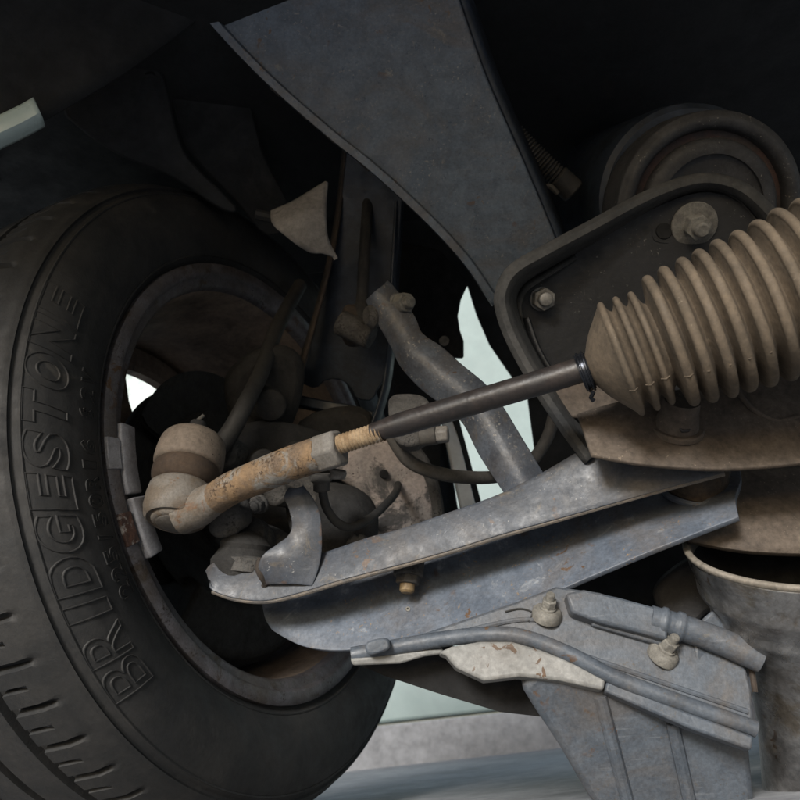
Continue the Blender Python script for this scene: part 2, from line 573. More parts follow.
# ------------------------------------------------------------------ wheel
wheel = thing('wheel', 'turned road wheel with dusty black tyre and grey alloy rim', 'wheel', WC - WU * 0.316)
TY = [(-0.004, 0.2135), (0.000, 0.2215), (0.0055, 0.2265), (0.0095, 0.236), (0.0118, 0.248), (0.0118, 0.262), (0.0095, 0.275), (0.005, 0.285),
      (0.0005, 0.2915), (-0.0035, 0.2935), (-0.0045, 0.2955), (-0.003, 0.2975), (-0.006, 0.3005), (-0.012, 0.3035), (-0.020, 0.3085), (-0.032, 0.3125), (-0.056, 0.3145),
      (-0.0565, 0.3075), (-0.0655, 0.3075), (-0.066, 0.3148), (-0.1, 0.316), (-0.1005, 0.308), (-0.1095, 0.308), (-0.11, 0.316), (-0.145, 0.3148), (-0.1455, 0.3075), (-0.1545, 0.3075), (-0.155, 0.3145),
      (-0.18, 0.3125), (-0.195, 0.307), (-0.206, 0.298), (-0.214, 0.28), (-0.217, 0.26), (-0.214, 0.238), (-0.205, 0.2135)]
TYS = []
for i in range(len(TY) - 1):
    for k in range(3):
        t = k / 3
        TYS.append((TY[i][0] * (1 - t) + TY[i + 1][0] * t, TY[i][1] * (1 - t) + TY[i + 1][1] * t))
TYS.append(TY[-1])


def tread(t, r, ph):
    if -0.058 < t < -0.017 and r > 0.303:
        w = (ph * 58 / (2 * math.pi) + 0.03) % 1.0
        if w < 0.14 or (0.52 < w < 0.59 and t < -0.034):
            dep = min(1, (-t - 0.017) / 0.012)
            return r - 0.0068 * dep
    if -0.2 < t < -0.152 and r > 0.30:
        w = (ph * 58 / (2 * math.pi) + 0.03) % 1.0
        if w < 0.17:
            return r - 0.006
    return r


b = MB()
b.lathe(TYS, WC, WA, 870, fr=WFR, rfun=tread)
tyre = b.build('tyre', 'tyre_rubber', wheel, smooth=38)


def side_s(r):
    pts = TY[:14]
    for (s0, r0), (s1, r1) in zip(pts, pts[1:]):
        if r0 <= r <= r1:
            return s0 + (s1 - s0) * (r - r0) / (r1 - r0)
    return 0.0


# raised rings of the sidewall
for rr, h in ((0.2262, 0.0009), (0.2535, 0.0), (0.2905, 0.0011)):
    if h:
        b = MB()
        b.lathe([(side_s(rr - .0012) - .001, rr - .0012), (side_s(rr) + h, rr - .0006), (side_s(rr) + h, rr + .0006), (side_s(rr + .0012) - .001, rr + .0012)], WC, WA, 240, fr=WFR)
        b.build('sidewall_ring', 'tyre_rubber', tyre)


def letter(ch, ph, rmid, wid, hgt, outline, shear, bead=0.0009):
    """one raised character of the sidewall lettering, tops outward"""
    cu = bpy.data.curves.new('letter', 'FONT')
    cu.body = ch
    cu.shear = 0
    cu.resolution_u = 5
    if outline:
        cu.fill_mode = 'NONE'
        cu.offset = (0.045 if ch not in 'RB' else 0.0) if bead > 0.0008 else 0.03
    else:
        cu.offset = 0.008
        cu.extrude = 0.0
    tmp = bpy.data.objects.new('letter', cu)
    COL.objects.link(tmp)
    dg = bpy.context.evaluated_depsgraph_get()
    if outline:
        # follow the outline splines with a thin raised bead
        cu.fill_mode = 'FRONT'
        dg.update()
    me = bpy.data.meshes.new_from_object(tmp.evaluated_get(dg))
    bpy.data.objects.remove(tmp)
    vs = [v.co.copy() for v in me.vertices]
    x0, x1 = min(v.x for v in vs), max(v.x for v in vs)
    y0, y1 = min(v.y for v in vs), max(v.y for v in vs)

    def mp(x, y, h):
        y_ = (y - y0) / max(1e-6, y1 - y0) - 0.5
        x_ = (x - x0) / max(1e-6, x1 - x0) - 0.5
        r = rmid + y_ * hgt
        q = ph + (x_ * wid + shear * y_ * hgt) / rmid
        return wpt(side_s(r) + h, r, q)
    bm = bmesh.new()
    bm.from_mesh(me)
    bmesh.ops.remove_doubles(bm, verts=bm.verts, dist=1e-5)
    mb = MB()
    # boundary loops
    nxt = {}
    for e in bm.edges:
        if len(e.link_faces) == 1:
            for l in e.link_loops:
                nxt[l.vert.index] = l.link_loop_next.vert.index
    co = {v.index: v.co.copy() for v in bm.verts}
    if outline:
        seen = set()
        for st_ in list(nxt):
            if st_ in seen:
                continue
            loop, c = [], st_
            while c not in seen and c in nxt:
                seen.add(c)
                loop.append(co[c])
                c = nxt[c]
            if len(loop) < 3:
                continue
            # densify, then a bead with a triangular section
            dense = []
            for a, c2 in zip(loop, loop[1:] + loop[:1]):
                k = max(1, int((c2 - a).length / 0.12))
                dense += [a.lerp(c2, i / k) for i in range(k)]
            sx, sy = (x1 - x0) / wid, (y1 - y0) / hgt
            n = len(dense)
            rows = []
            for i in range(n):
                tg = dense[(i + 1) % n] - dense[i - 1]
                tg = Vector((tg.x / sx, tg.y / sy, 0)).normalized()
                nr = Vector((-tg.y, tg.x, 0))
                w = bead
                px, py = dense[i].x, dense[i].y
                rows.append([mp(px + nr.x * w * sx, py + nr.y * w * sy, -0.0006), mp(px + nr.x * w * 0.3 * sx, py + nr.y * w * 0.3 * sy, 0.0010),
                             mp(px - nr.x * w * 0.3 * sx, py - nr.y * w * 0.3 * sy, 0.0010), mp(px - nr.x * w * sx, py - nr.y * w * sy, -0.0006)])
            mb.grid(rows, closed_u=True)
    else:
        bm.faces.ensure_lookup_table()
        o = len(mb.v)
        for v in bm.verts:
            mb.v.append(tuple(mp(v.co.x, v.co.y, 0.0011)))
        nb = len(bm.verts)
        for v in bm.verts:
            mb.v.append(tuple(mp(v.co.x, v.co.y, -0.0008)))
        for f_ in bm.faces:
            mb.f.append(tuple(o + v.index for v in f_.verts))
        for a, c in nxt.items():
            mb.f.append((o + a, o + c, o + nb + c, o + nb + a))
    bm.free()
    bpy.data.meshes.remove(me)
    return mb.build('letter', 'tyre_rubber', tyre, smooth=30)


big = [('R', 108, 643, 1.0), ('I', 92, 609, 0.45), ('D', 79, 574, 1.0), ('G', 64, 531, 1.0), ('E', 52, 487, 0.95), ('S', 47, 444, 1.0), ('T', 45, 409, 0.9), ('O', 49, 371, 1.0), ('N', 56, 336, 1.0)]
pol = [(c,) + wpolar(x, y, 0.010) + (w,) for c, x, y, w in big]
print('letters', [(c, round(r, 3), round(math.degrees(p), 1)) for c, r, p, w in pol])
RB = 0.2755
step = (pol[-1][2] - pol[2][2]) / 6
print('step deg', math.degrees(step))
phs = {0: pol[0][2], 1: pol[1][2]}
ang = [pol[2][2] - step * 2.32, pol[2][2] - step * 1.62, pol[2][2] - step * 0.80] + [pol[2][2] + step * k for k in range(9)]
for ch, q, w in zip('BRIDGESTONE', [pol[0][2] - step * 0.98, pol[0][2], pol[1][2]] + [pol[2][2] + step * k for k in range(8)], [1, 1, .42, 1, 1, .95, 1, .9, 1, 1, .95]):
    letter(ch, q, RB, step * RB * 0.88 * w, 0.0295, True, 0.22)
small = '225/50R16 92V'
p_a, p_b = wpolar(123, 589, 0.006), wpolar(84, 380, 0.006)
print('small', p_a, p_b)
RS = 0.2415
for i, ch in enumerate(small):
    if ch != ' ':
        q = p_a[1] + (p_b[1] - p_a[1]) * i / (len(small) - 1)
        letter(ch, q, RS, (p_b[1] - p_a[1]) / 12 * RS * (0.42 if ch in '1/' else 0.78), 0.0160, True, 0.0, 0.00055)

# rim
rim = MB()
RP = [(-0.006, 0.2185), (-0.001, 0.2195), (0.0035, 0.2190), (0.0050, 0.2165), (0.0050, 0.2090), (0.0040, 0.2065), (0.0012, 0.2055), (0.0002, 0.2040), (-0.0010, 0.1985), (-0.0040, 0.1955), (-0.0100, 0.1945), (-0.055, 0.1915), (-0.070, 0.1860), (-0.120, 0.1860),
      (-0.140, 0.1880), (-0.180, 0.1960), (-0.200, 0.2050), (-0.206, 0.2130)]
rim.lathe(RP[:11], WC, WA, 180, fr=WFR)
rimo = rim.build('rim', 'rim_alloy', wheel, smooth=50)
rb = MB()
rb.lathe(RP[10:], WC, WA, 120, fr=WFR)
rb.build('barrel', 'barrel_dust', rimo, solid=0.004, off=1)
b = MB()
b.lathe([(-0.178, 0.200), (-0.176, 0.172), (-0.180, 0.166), (-0.192, 0.166), (-0.196, 0.200)], WC, WA, 90, fr=WFR)
b.build('face_ring', 'barrel_dust', rimo)
hole_r, hole_ph = wpolar(139, 393, -0.185)
print('hole', hole_r, math.degrees(hole_ph))
NSP = 5
for k in range(NSP):
    c = hole_ph + math.radians(46) + k * 2 * math.pi / NSP
    b = MB()
    rows = []
    for r, hw, s in ((0.03, 0.030, -0.172), (0.07, 0.030, -0.178), (0.12, 0.036, -0.183), (0.16, 0.052, -0.186), (0.185, 0.066, -0.187)):
        ring = []
        for qx, qs in ((-1, -0.010), (-0.8, 0.012), (0.8, 0.012), (1, -0.010)):
            ring.append(WC + WA * (s + qs) + (W1 * math.cos(c) + WU * math.sin(c)) * r + (-W1 * math.sin(c) + WU * math.cos(c)) * hw * qx)
        rows.append(ring)
    b.grid(rows, closed_v=True)
    b.build('spoke', 'barrel_dust', rimo, bevel=0.003)
b = MB()
b.lathe([(-0.19, 0), (-0.19, 0.06), (-0.165, 0.07), (-0.15, 0.065), (-0.145, 0)], WC, WA, 48, fr=WFR)
b.build('wheel_hub', 'barrel_dust', rimo)


def arcbox(name, mat, ph0, ph1, prof, parent, n=14, bevel=0.0012):
    mb = MB()
    rows = []
    for k in range(n + 1):
        q = ph0 + (ph1 - ph0) * k / n
        rows.append([wpt(s, r, q) for s, r in prof])
    mb.grid(rows, closed_v=True)
    mb.fan(rows[0][::-1])
    mb.fan(rows[-1])
    return mb.build(name, mat, parent, smooth=40, bevel=bevel)


wprof = [(-0.002, 0.2060), (0.0062, 0.2055), (0.0072, 0.2030), (0.0062, 0.1905), (0.003, 0.1870), (-0.006, 0.1880)]
A = lambda x, y: wpolar(x, y, 0.005)[1]
w1 = arcbox('balance_weight', 'lead_weight', A(131, 494), A(124, 424), wprof, wheel)
w2 = arcbox('balance_weight', 'lead_weight', A(152, 556), A(132, 498), [(s + 0.002, r - 0.0012) for s, r in wprof], wheel)
w2['label'] = 'second clip-on weight below a rusted clip'
cprof = [(0.0036, 0.2198), (0.0064, 0.2190), (0.0070, 0.2070), (0.0036, 0.2058)]
arcbox('clip', 'lead_weight', A(108, 469), A(104, 436), cprof, w1, 8, 0.0005)
c2 = arcbox('clip', 'rust_clip', A(126, 548), A(119, 514), cprof, w2, 8, 0.0005)
c2['label'] = 'rusty brown weight clip'

# ------------------------------------------------------------------ brake, hub carrier
hub = thing('hub_carrier', 'grimy cast iron hub carrier and brake disc inside the rim', 'hub carrier', WC - WU * 0.1)
b = MB()
SHR = wpolar(151, 398, -0.060)[0]
print('shield r', SHR)
b.lathe([(-0.100, 0.03), (-0.100, SHR - .012), (-0.096, SHR - .01), (-0.088, SHR - .01), (-0.084, SHR - .012), (-0.084, 0.085), (-0.05, 0.080), (-0.05, 0)], WC, WA, 72, fr=WFR)
b.build('brake_disc', 'cast_dark', hub)
b = MB()
b.lathe([(-0.072, 0.07), (-0.070, SHR - .012), (-0.062, SHR), (-0.060, SHR), (-0.066, SHR - .014), (-0.066, 0.07)], WC, WA, 72, math.radians(20), math.radians(330), fr=WFR)
b.build('dust_shield', 'cast_dark', hub)


def blob(mb, c, ax, ay, az, n=20, rough=0.12, seed=0):
    """rough rounded casting"""
    rnd = random.Random(seed)
    ph = [rnd.uniform(0, 6.28) for _ in range(6)]
    rows = []
    for i in range(n + 1):
        th = math.pi * i / n
        row = []
        for j in range(2 * n):
            q = math.pi * j / n
            x, y, z = math.sin(th) * math.cos(q), math.sin(th) * math.sin(q), math.cos(th)
            sq = lambda v: math.copysign(abs(v) ** 0.72, v)
            k = 1 + rough * (math.sin(3 * x + ph[0] + 2 * y) + math.sin(4 * y + ph[1] - 3 * z) + math.sin(5 * z + ph[2] + x * 2)) / 2
            row.append(c + ax * sq(x) * k + ay * sq(y) * k + az * sq(z) * k)
        rows.append(row)
    return mb.grid(rows, closed_v=True)


for ring, d, nrm, th, mtl, bv in (
        ([(205, 452), (232, 430), (262, 420), (300, 424), (330, 436), (338, 470), (322, 505), (300, 540), (262, 566), (228, 556), (206, 520)], .74, D(.45, -1, .1), .06, 'cast_dark', .008),
        ([(228, 380), (256, 352), (288, 346), (306, 366), (300, 410), (282, 440), (246, 446), (232, 420)], .78, D(.3, -1, -.1), .05, 'cast_dark', .010),
        ([(300, 420), (352, 404), (376, 420), (366, 468), (330, 486), (300, 470)], .80, D(.2, -1, .2), .05, 'cast_dark', .008),
        ([(226, 530), (246, 520), (272, 524), (292, 538), (290, 560), (268, 572), (240, 566), (226, 552)], .665, D(-.1, -1, .5), .04, 'cast_iron', .006),
        ([(282, 480), (300, 472), (318, 486), (322, 520), (306, 546), (288, 530)], .70, D(-.2, -1, .1), .04, 'cast_iron', .006),
        ([(262, 488), (272, 482), (284, 486), (286, 498), (274, 506), (263, 500)], .68, D(-.3, -1, .2), .03, 'cast_iron', .003),
        ([(206, 452), (220, 434), (236, 440), (232, 462), (214, 470)], .715, D(-.3, -1, .3), .03, 'cast_iron', .004)):
    b = MB()
    n0 = nrm.normalized()
    cx = sum(p[0] for p in ring) / len(ring)
    cy = sum(p[1] for p in ring) / len(ring)
    plate(b, cr(ring, 3, True), K(cx, cy, d), n0, th)
    b.build('casting', mtl, hub, smooth=50, bevel=bv)
for px, py, d, r, ln, axx in ((268, 405, .765, .016, .02, D(.3, -1, .0)), (262, 463, .725, .012, .014, D(.3, -1, .2)), (300, 452, .725, .009, .012, D(.4, -1, .1)), (252, 536, .652, .014, .01, D(-.1, -1, .6))):
    b = MB()
    b.lathe([(-.02, r * 1.2), (0, r * 1.15), (ln * .2, r), (ln, r * .95), (ln * 1.1, r * .7), (ln * 1.1, 0)], K(px, py, d), axx.normalized(), 24)
    b.build('boss', 'cast_dark' if py < 500 else 'cast_iron', hub, bevel=.001)  # upper bosses take the darker copy of the iron in place of shade
b = MB()
b.tube(curve([(196, 470, .70), (225, 440, .70), (245, 405, .71), (262, 370, .76), (276, 330, .82), (300, 285, .9)], 6), [.008, .009, .008, .008, .008, .008], 12)
b.build('casting_rib', 'hose_dark', hub)  # dim cast rib, coloured dark to stand in for shade
b = MB()
b.tube(curve([(176, 470, .69), (190, 430, .69), (204, 415, .69)], 5), .0016, 8)
b.build('split_pin', 'bolt_dusty', hub)
# calliper-like block added low inside the rim to cover a bright wheel window
b = MB()
rows = []
for k in range(15):
    q = wpolar(180, 606, -.12)[1] + math.radians(-30 + k * 4.2)
    rows.append([wpt(s_, r_, q) for s_, r_ in ((-.155, .120), (-.155, .172), (-.140, .178), (-.060, .178), (-.045, .170), (-.040, .125), (-.060, .110))])
b.grid(rows, closed_v=True)
b.fan(rows[0][::-1])
b.fan(rows[-1])
b.build('calliper_block', 'cast_dark', hub, bevel=.004)
b = MB()
blob(b, K(230, 514, .63), X * .017, Y * .016, Z * .017, 14, .16, 9)
b.build('steering_arm', 'cast_iron', hub, smooth=60)
bolt(K(259, 504, .64), D(-.2, -1, -.1), .011, hub, 'cast_iron', 1.5, .3)
b = MB()
b.lathe([(0, 0), (0, .020), (.006, .024), (.02, .026), (.03, .02), (.034, .021), (.04, .016), (.046, 0)], K(240, 588, .62), D(.1, .25, 1), 32)
b.build('lower_joint_boot', 'cast_dark', hub)
b = MB()
b.lathe([(0, 0), (0, .019), (.010, .019), (.012, .014), (.012, 0)], K(247, 572, .615), D(.1, .25, 1), 32)
b.build('lower_joint_ring', 'cast_iron', hub)

# disc-like dusty casting behind the hose
sh = thing('brake_backplate', 'dusty pinkish grey plate with dark stains behind the threaded rod', 'plate', K(400, 540, .80))
b = MB()
n_ = D(.25, -1, .12).normalized()
plate(b, cr([(330, 470), (352, 450), (385, 438), (408, 442), (424, 462), (434, 488), (438, 512), (436, 540), (400, 575), (350, 575), (335, 560), (350, 530), (362, 508), (358, 490)], 4, True), K(400, 500, .76), n_, 0.02)
b.build('plate_body', 'shield_pink', sh, bevel=0.006)
b = MB()
b.tube(curve([(408, 443, .748), (424, 463, .748), (434, 489, .747), (438, 513, .747), (436, 541, .747)]), .006, 10)
b.build('rolled_edge', 'cast_iron', sh)
b = MB()
b.lathe([(0, 0), (0, .0045), (.003, .004), (.003, 0)], K(384, 474, .757), n_, 14)
b.build('hole_plug', 'spark_dark', sh)
b = MB()
blob(b, K(345, 545, .69), X * .03, Y * .03, Z * .05, 18, .1, 12)
b.build('shade_lump', 'cast_dark', sh, smooth=60)  # dark lump standing in for a shaded zone

# ------------------------------------------------------------------ strut bracket, link, tab
stt = thing('strut_fork', 'dark blue black strut fork with a rusty edge and notched foot', 'strut', K(335, 410, .80))
b = MB()
sp0, sn = K(340, 320, .84), D(-.25, -1, -.15).normalized()
foot = [(300, 383), (312, 388), (318, 387)] + [(324, 381), (332, 379), (340, 380), (347, 384), (352, 390), (354, 396)] + [(360, 400), (370, 401), (375, 396), (377, 390)]
plate(b, [(352, 100), (340, 210), (330, 270), (316, 325), (306, 362)] + foot + [(390, 372), (393, 320), (398, 260), (410, 100)], sp0, sn, .004)
b.build('fork_plate', 'strut_black', stt, bevel=0.0012)
b = MB()
loft(b, [[(350, 100, .835), (338, 210, .835), (327, 270, .833), (311, 330, .83), (297, 375, .828), (284, 412, .826)],
         [(352, 100, .82), (342, 210, .82), (331, 270, .818), (315, 330, .815), (302, 375, .813), (290, 412, .81)]], 40)
b.build('fork_edge', 'rusty_edge', stt, solid=.003)
b = MB()
loft(b, [[(408, 100, .83), (398, 260, .825), (394, 330, .822), (388, 385, .82), (374, 432, .818)],
         [(402, 100, .81), (391, 260, .806), (388, 330, .804), (382, 385, .802), (368, 430, .80)]], 40)
b.build('fork_edge', 'strut_black', stt, solid=.003)
b = MB()
plate(b, [(288, 392), (320, 399), (350, 404), (374, 411), (372, 424), (340, 414), (288, 404)], K(330, 404, .835), D(-.1, -1, .3).normalized(), .012)
b.build('cross_bar', 'strut_black', stt, bevel=.002)
b = MB()
blob(b, K(352, 326, .79), X * .012, Y * .02, Z * .02, 16, .08, 21)
b.build('link_joint', 'rusty_edge', stt, smooth=60)
b = MB()
b.tube(curve([(360, 330, .78), (362, 300, .78), (364, 262, .79), (368, 200, .82)], 6), [.012, .006, .006, .006], 12)
b.build('link_rod', 'cast_dark', stt)
b = MB()
b.tube([K(340, 322, .775), K(372, 338, .765)], [.013, .016, .012], 14)
b.build('link_socket', 'cast_iron', stt, bevel=.002)

tab = thing('liner_tab', 'pale grey torn plastic tab hanging over the tyre', 'tab', K(310, 255, .72))
b = MB()
loft(b, [[(272, 213, .735), (296, 202, .735), (326, 183, .74)], [(274, 226, .722), (300, 218, .718), (325, 210, .728)],
         [(290, 238, .718), (306, 240, .716), (327, 240, .725)], [(310, 250, .722), (320, 253, .722), (335, 258, .73)]], 16, 5)
b.build('sheet', 'pale_tab', tab, solid=.003)
b = MB()
b.tube(curve([(326, 183, .739), (324, 210, .727), (326, 238, .724), (336, 259, .729)]), .0022, 8)
b.build('folded_edge', 'pale_tab', tab)
b = MB()
b.tube(curve([(256, 214, .74), (264, 216, .74), (274, 218, .737)]), .005, 8)
b.build('clip', 'liner_plastic', tab)

lk = thing('stabiliser_arm', 'curved blue grey flat steel arm with speckled dirt crossing behind the rod', 'arm', K(530, 490, .62))
b = MB()
left = [(371, 299, .735), (380, 317, .73), (397, 347, .72), (407, 367, .712), (425, 387, .704), (445, 402, .695), (467, 421, .687), (482, 450, .677), (495, 471, .667), (514, 500, .655)]
right = [(385, 285, .735), (396, 297, .73), (412, 320, .72), (420, 337, .712), (442, 352, .704), (462, 370, .695), (486, 391, .687), (505, 417, .677), (520, 443, .667), (548, 492, .655)]
mid = [((a[0] + c[0]) / 2, (a[1] + c[1]) / 2, a[2] - .010) for a, c in zip(left, right)]
loft(b, [left, mid, right], 70, 6)
b.build('bar', 'link_steel', lk, solid=.007, bevel=.0015)
bolt(K(398, 305, .722), D(.75, -1, .1), .017, lk, 'bolt_dusty', 1.3, .5)
b = MB()
b.lathe([(0, 0), (0, .010), (.006, .012), (.012, .008), (.012, 0)], K(378, 316, .732), D(-1, -.5, 0), 20)
b.build('washer', 'cast_iron', lk)

# ------------------------------------------------------------------ frame rail, bracket, mount
rail = thing('frame_rail', 'broad speckled grey steel frame rail reaching up from the bracket', 'frame rail', K(520, 300, .68))
b = MB()
fp, fn = K(480, 220, .70), D(-.22, -1, -.28).normalized()
ledge = [(150, -60), (215, 20), (270, 78), (330, 131), (370, 163), (405, 194), (440, 228), (470, 262), (497, 302)]
redge = [(560, 262), (556, 240), (540, 200), (523, 160), (510, 131), (480, 60), (440, -60)]
plate(b, cr(ledge, 4) + [(545, 340)] + cr(redge, 4), fp, fn, .006)
b.build('web', 'frame_steel', rail, bevel=.002)
b = MB()
pl = lambda x, y, k: tuple(plane_hit(x, y, fp, fn) + fn * k)
lc = cr(ledge, 6)
rows = []
for i, (x, y) in enumerate(lc):
    p = plane_hit(x, y, fp, fn)
    rows.append([p - D(1, 0, .9) * .0035 - fn * .004, p - D(1, 0, .9) * .0025 + fn * .003, p + D(1, 0, .9) * .0006 + fn * .0035, p + D(1, 0, .9) * .0012 - fn * .001])
b.grid(rows)
b.build('seam_flange', 'frame_steel', rail, solid=.002)
for (x, y) in ((333, 139), (366, 166), (306, 116), (278, 92)):
    p = plane_hit(x - 1, y, fp, fn) + fn * .0042
    b = MB()
    dr = (plane_hit(x + 8, y + 7, fp, fn) - plane_hit(x, y, fp, fn)).normalized()
    b.box(p, dr * .006, dr.cross(fn).normalized() * .0012, fn * .0012)
    b.build('slot_shade', 'spark_dark', rail)  # near-black bar stands for the shade in the slot opening
b = MB()
rows = []
for x, y in cr(redge, 4):
    p = plane_hit(x, y, fp, fn)
    rows.append([p - fn * .001, p + X * .004 - fn * .008, p + X * .006 - fn * .06])
b.grid(rows)
b.build('side_web', 'strut_black', rail, solid=.003)

cd = thing('corrugated_conduit', 'grey corrugated cable conduit with a small clip between rail and mount', 'conduit', K(570, 190, .75))
pts = resample(curve([(470, 60, .74), (497, 112, .74), (520, 140, .74), (545, 165, .742), (562, 180, .745)]), 130)
b = MB()
b.tube(pts, [.0085 + (.0016 if i % 3 else -.0004) for i in range(130)], 16)
b.build('corrugated_sleeve', 'hose_dark', cd, smooth=50)
b = MB()
b.tube([K(557, 176, .744), K(574, 192, .748)], [.0115, .0125, .012], 16)
b.build('end_collar', 'hose_dark', cd, bevel=.002)
b = MB()
b.tube(curve([(541, 193, .74), (549, 186, .738), (558, 194, .738)]), .0025, 8)
b.build('clip', 'hose_rubber', cd)

br = thing('subframe_bracket', 'black pressed steel bracket with a rolled dusty edge and two bolts', 'bracket', K(600, 410, .60))
outer = [(588, 462, .555), (568, 436, .560), (542, 398, .565), (514, 350, .570), (500, 316, .573), (498, 292, .575), (511, 268, .577), (545, 248, .580), (590, 224, .585), (640, 197, .590), (680, 181, .594), (712, 177, .596), (745, 187, .596), (775, 214, .594), (800, 250, .59)]
inner = [(596, 452, .585), (580, 428, .590), (556, 394, .595), (529, 348, .600), (516, 318, .603), (513, 297, .605), (523, 280, .607), (556, 260, .610), (602, 235, .615), (650, 209, .620), (684, 195, .624), (710, 191, .626), (738, 200, .626), (762, 224, .624), (786, 254, .62)]
lipc = [(a[0] * .55 + c[0] * .45, a[1] * .55 + c[1] * .45, a[2] - .002) for a, c in zip(outer, inner)]
b = MB()
loft(b, [outer, lipc, inner], 90, 5)
b.build('rolled_edge', 'bracket_edge', br, solid=.0035)
bp_, bn_ = K(600, 320, .612), D(-.05, -1, -.06).normalized()
b = MB()
plate(b, [(x, y) for x, y, d in cr(inner[1:], 4)] + [(860, 300), (860, 430), (640, 425), (590, 425)], bp_, bn_, .004)
b.build('web', 'bracket_black', br, bevel=.001)
b = MB()
loft(b, [[(519, 316, .604), (516, 303, .606), (522, 288, .607), (540, 276, .608), (575, 255, .611)], [(524, 318, .600), (522, 306, .602), (527, 293, .603), (543, 281, .604), (577, 260, .607)]], 30)
b.build('inner_bead', 'bracket_edge', br, solid=.002)
b = MB()
loft(b, [[(524, 318, .606), (536, 352, .603), (560, 392, .600), (577, 420, .598)], [(530, 317, .601), (542, 350, .598), (566, 389, .594), (584, 416, .592)]], 30)
b.build('inner_bead', 'bracket_black', br, solid=.002)
b = MB()
plate(b, cr([(548, 388), (556, 408), (568, 416), (590, 416), (622, 408), (640, 380), (600, 372), (570, 378)], 4, True), K(580, 400, .575), D(0, -1, .45).normalized(), .004)
b.build('foot_tab', 'dusty_plate', br, bevel=.0015)
bolt(plane_hit(541, 299, bp_, bn_) + bn_ * .0005, D(.05, -1, -.15), .0155, br, 'bolt_zinc', 1.15, .55)
bolt(plane_hit(693, 225, bp_, bn_) + bn_ * .003, D(-.05, -1, -.45), .017, br, 'bolt_dusty', 2.05, .75)
b = MB()
b.lathe([(0, 0), (0, .0065), (.0012, .006), (.0012, 0)], plane_hit(664, 231, bp_, bn_), bn_, 16)
b.build('slot_shade', 'spark_dark', br)  # near-black disc drawn for the shaded slot hole
b = MB()
b.tube(curve([(668, 243, .607), (655, 240, .607), (653, 228, .607), (660, 220, .607)], 6), .0014, 8)
b.build('slot_edge', 'bracket_black', br)

mt = thing('suspension_mount', 'large round rubber mount with stacked rings above the bracket', 'mount', K(712, 205, .68))
mo, ma = K(712, 208, .665), D(.02, -1, -.22).normalized()
for nm, pr, mtl in (('outer_ring', [(-.05, .060), (-.05, .080), (-.01, .080), (-.004, .078), (0, .072), (-.003, .066), (-.012, .064)], 'mount_rubber'),
                    ('red_ring', [(-.016, .068), (-.012, .066), (-.011, .061), (-.012, .055)], 'mount_red'),
                    ('inner_ring', [(-.012, .058), (-.004, .057), (.000, .052), (.001, .044), (-.004, .040), (-.006, .0)], 'mount_rubber')):
    b = MB()
    b.lathe(cr(pr, 3), mo, ma, 72)
    b.build(nm, mtl, mt, smooth=60)
b = MB()
b.lathe([(-.052, .0), (-.052, .076), (-.056, .081), (-.07, .083), (-.25, .085)], mo + Z * .012, ma, 60)
b.build('housing', 'strut_black', mt)
# thin bracket shoulder in front of the mount
b = MB()
loft(b, [[(668, 190, .606), (700, 185, .604), (730, 193, .603), (752, 212, .602), (764, 232, .602)], [(668, 196, .612), (698, 192, .61), (726, 200, .609), (746, 217, .608), (756, 236, .608)]], 30)
b.build('shoulder', 'bracket_edge', br, solid=.002)
# ------------------------------------------------------------------ steering: tie rod and bellows
tr = thing('tie_rod', 'steering tie rod with dark shaft, tan thread, hex nut and rusty ball joint end', 'tie rod', K(176, 520, .60))
b = MB()
b.tube([K(372, 432.5, .546), K(400, 424.5, .540), K(480, 400.5, .522), K(540, 382.5, .508), K(600, 364, .496), K(660, 345, .490)], [.0062, .0082, .0083, .0083, .0083, .0083], 24)
b.build('shaft', 'rod_black', tr)
# rolled thread
b = MB()
p0, p1 = K(330, 447.5, .5565), K(384, 430.5, .5435)
ax = (p1 - p0).normalized()
prof = []
n_th = 15
Lt = (p1 - p0).length
for i in range(n_th):
    z = Lt * i / n_th
    prof += [(z, .0060), (z + Lt / n_th * .5, .0072)]
b.lathe(prof, p0, ax, 24)
b.build('thread', 'thread_rust', tr, smooth=60)
# forged socket
b = MB()
path = curve([(184, 513, .601), (208, 503, .596), (230, 489, .589), (258, 477, .581), (287, 465, .571), (322, 453, .559)], 6)
b.tube(path, [.0140, .0118, .0122, .0126, .0126, .0126], 24, flat=1.05)
b.build('socket_arm', 'arm_rust', tr)
b = MB()
b.tube(curve([(180, 514, .602), (196, 508.5, .599), (208, 502, .596), (217, 496.5, .5935)], 6), [.0160, .0152, .0134, .0121], 24)
b.build('neck', 'housing', tr)
b = MB()
hx0 = K(318, 454.5, .5605)
b.hexa(hx0, ax, .0255, .0185, .35)
b.build('hex_nut', 'nut_grey', tr, bevel=.0022)
b = MB()
b.lathe([(0, .0), (0, .0122), (.006, .0124), (.006, .0)], K(311, 457, .563), ax, 6)
b.build('hex_flat', 'nut_grey', tr, bevel=.002)
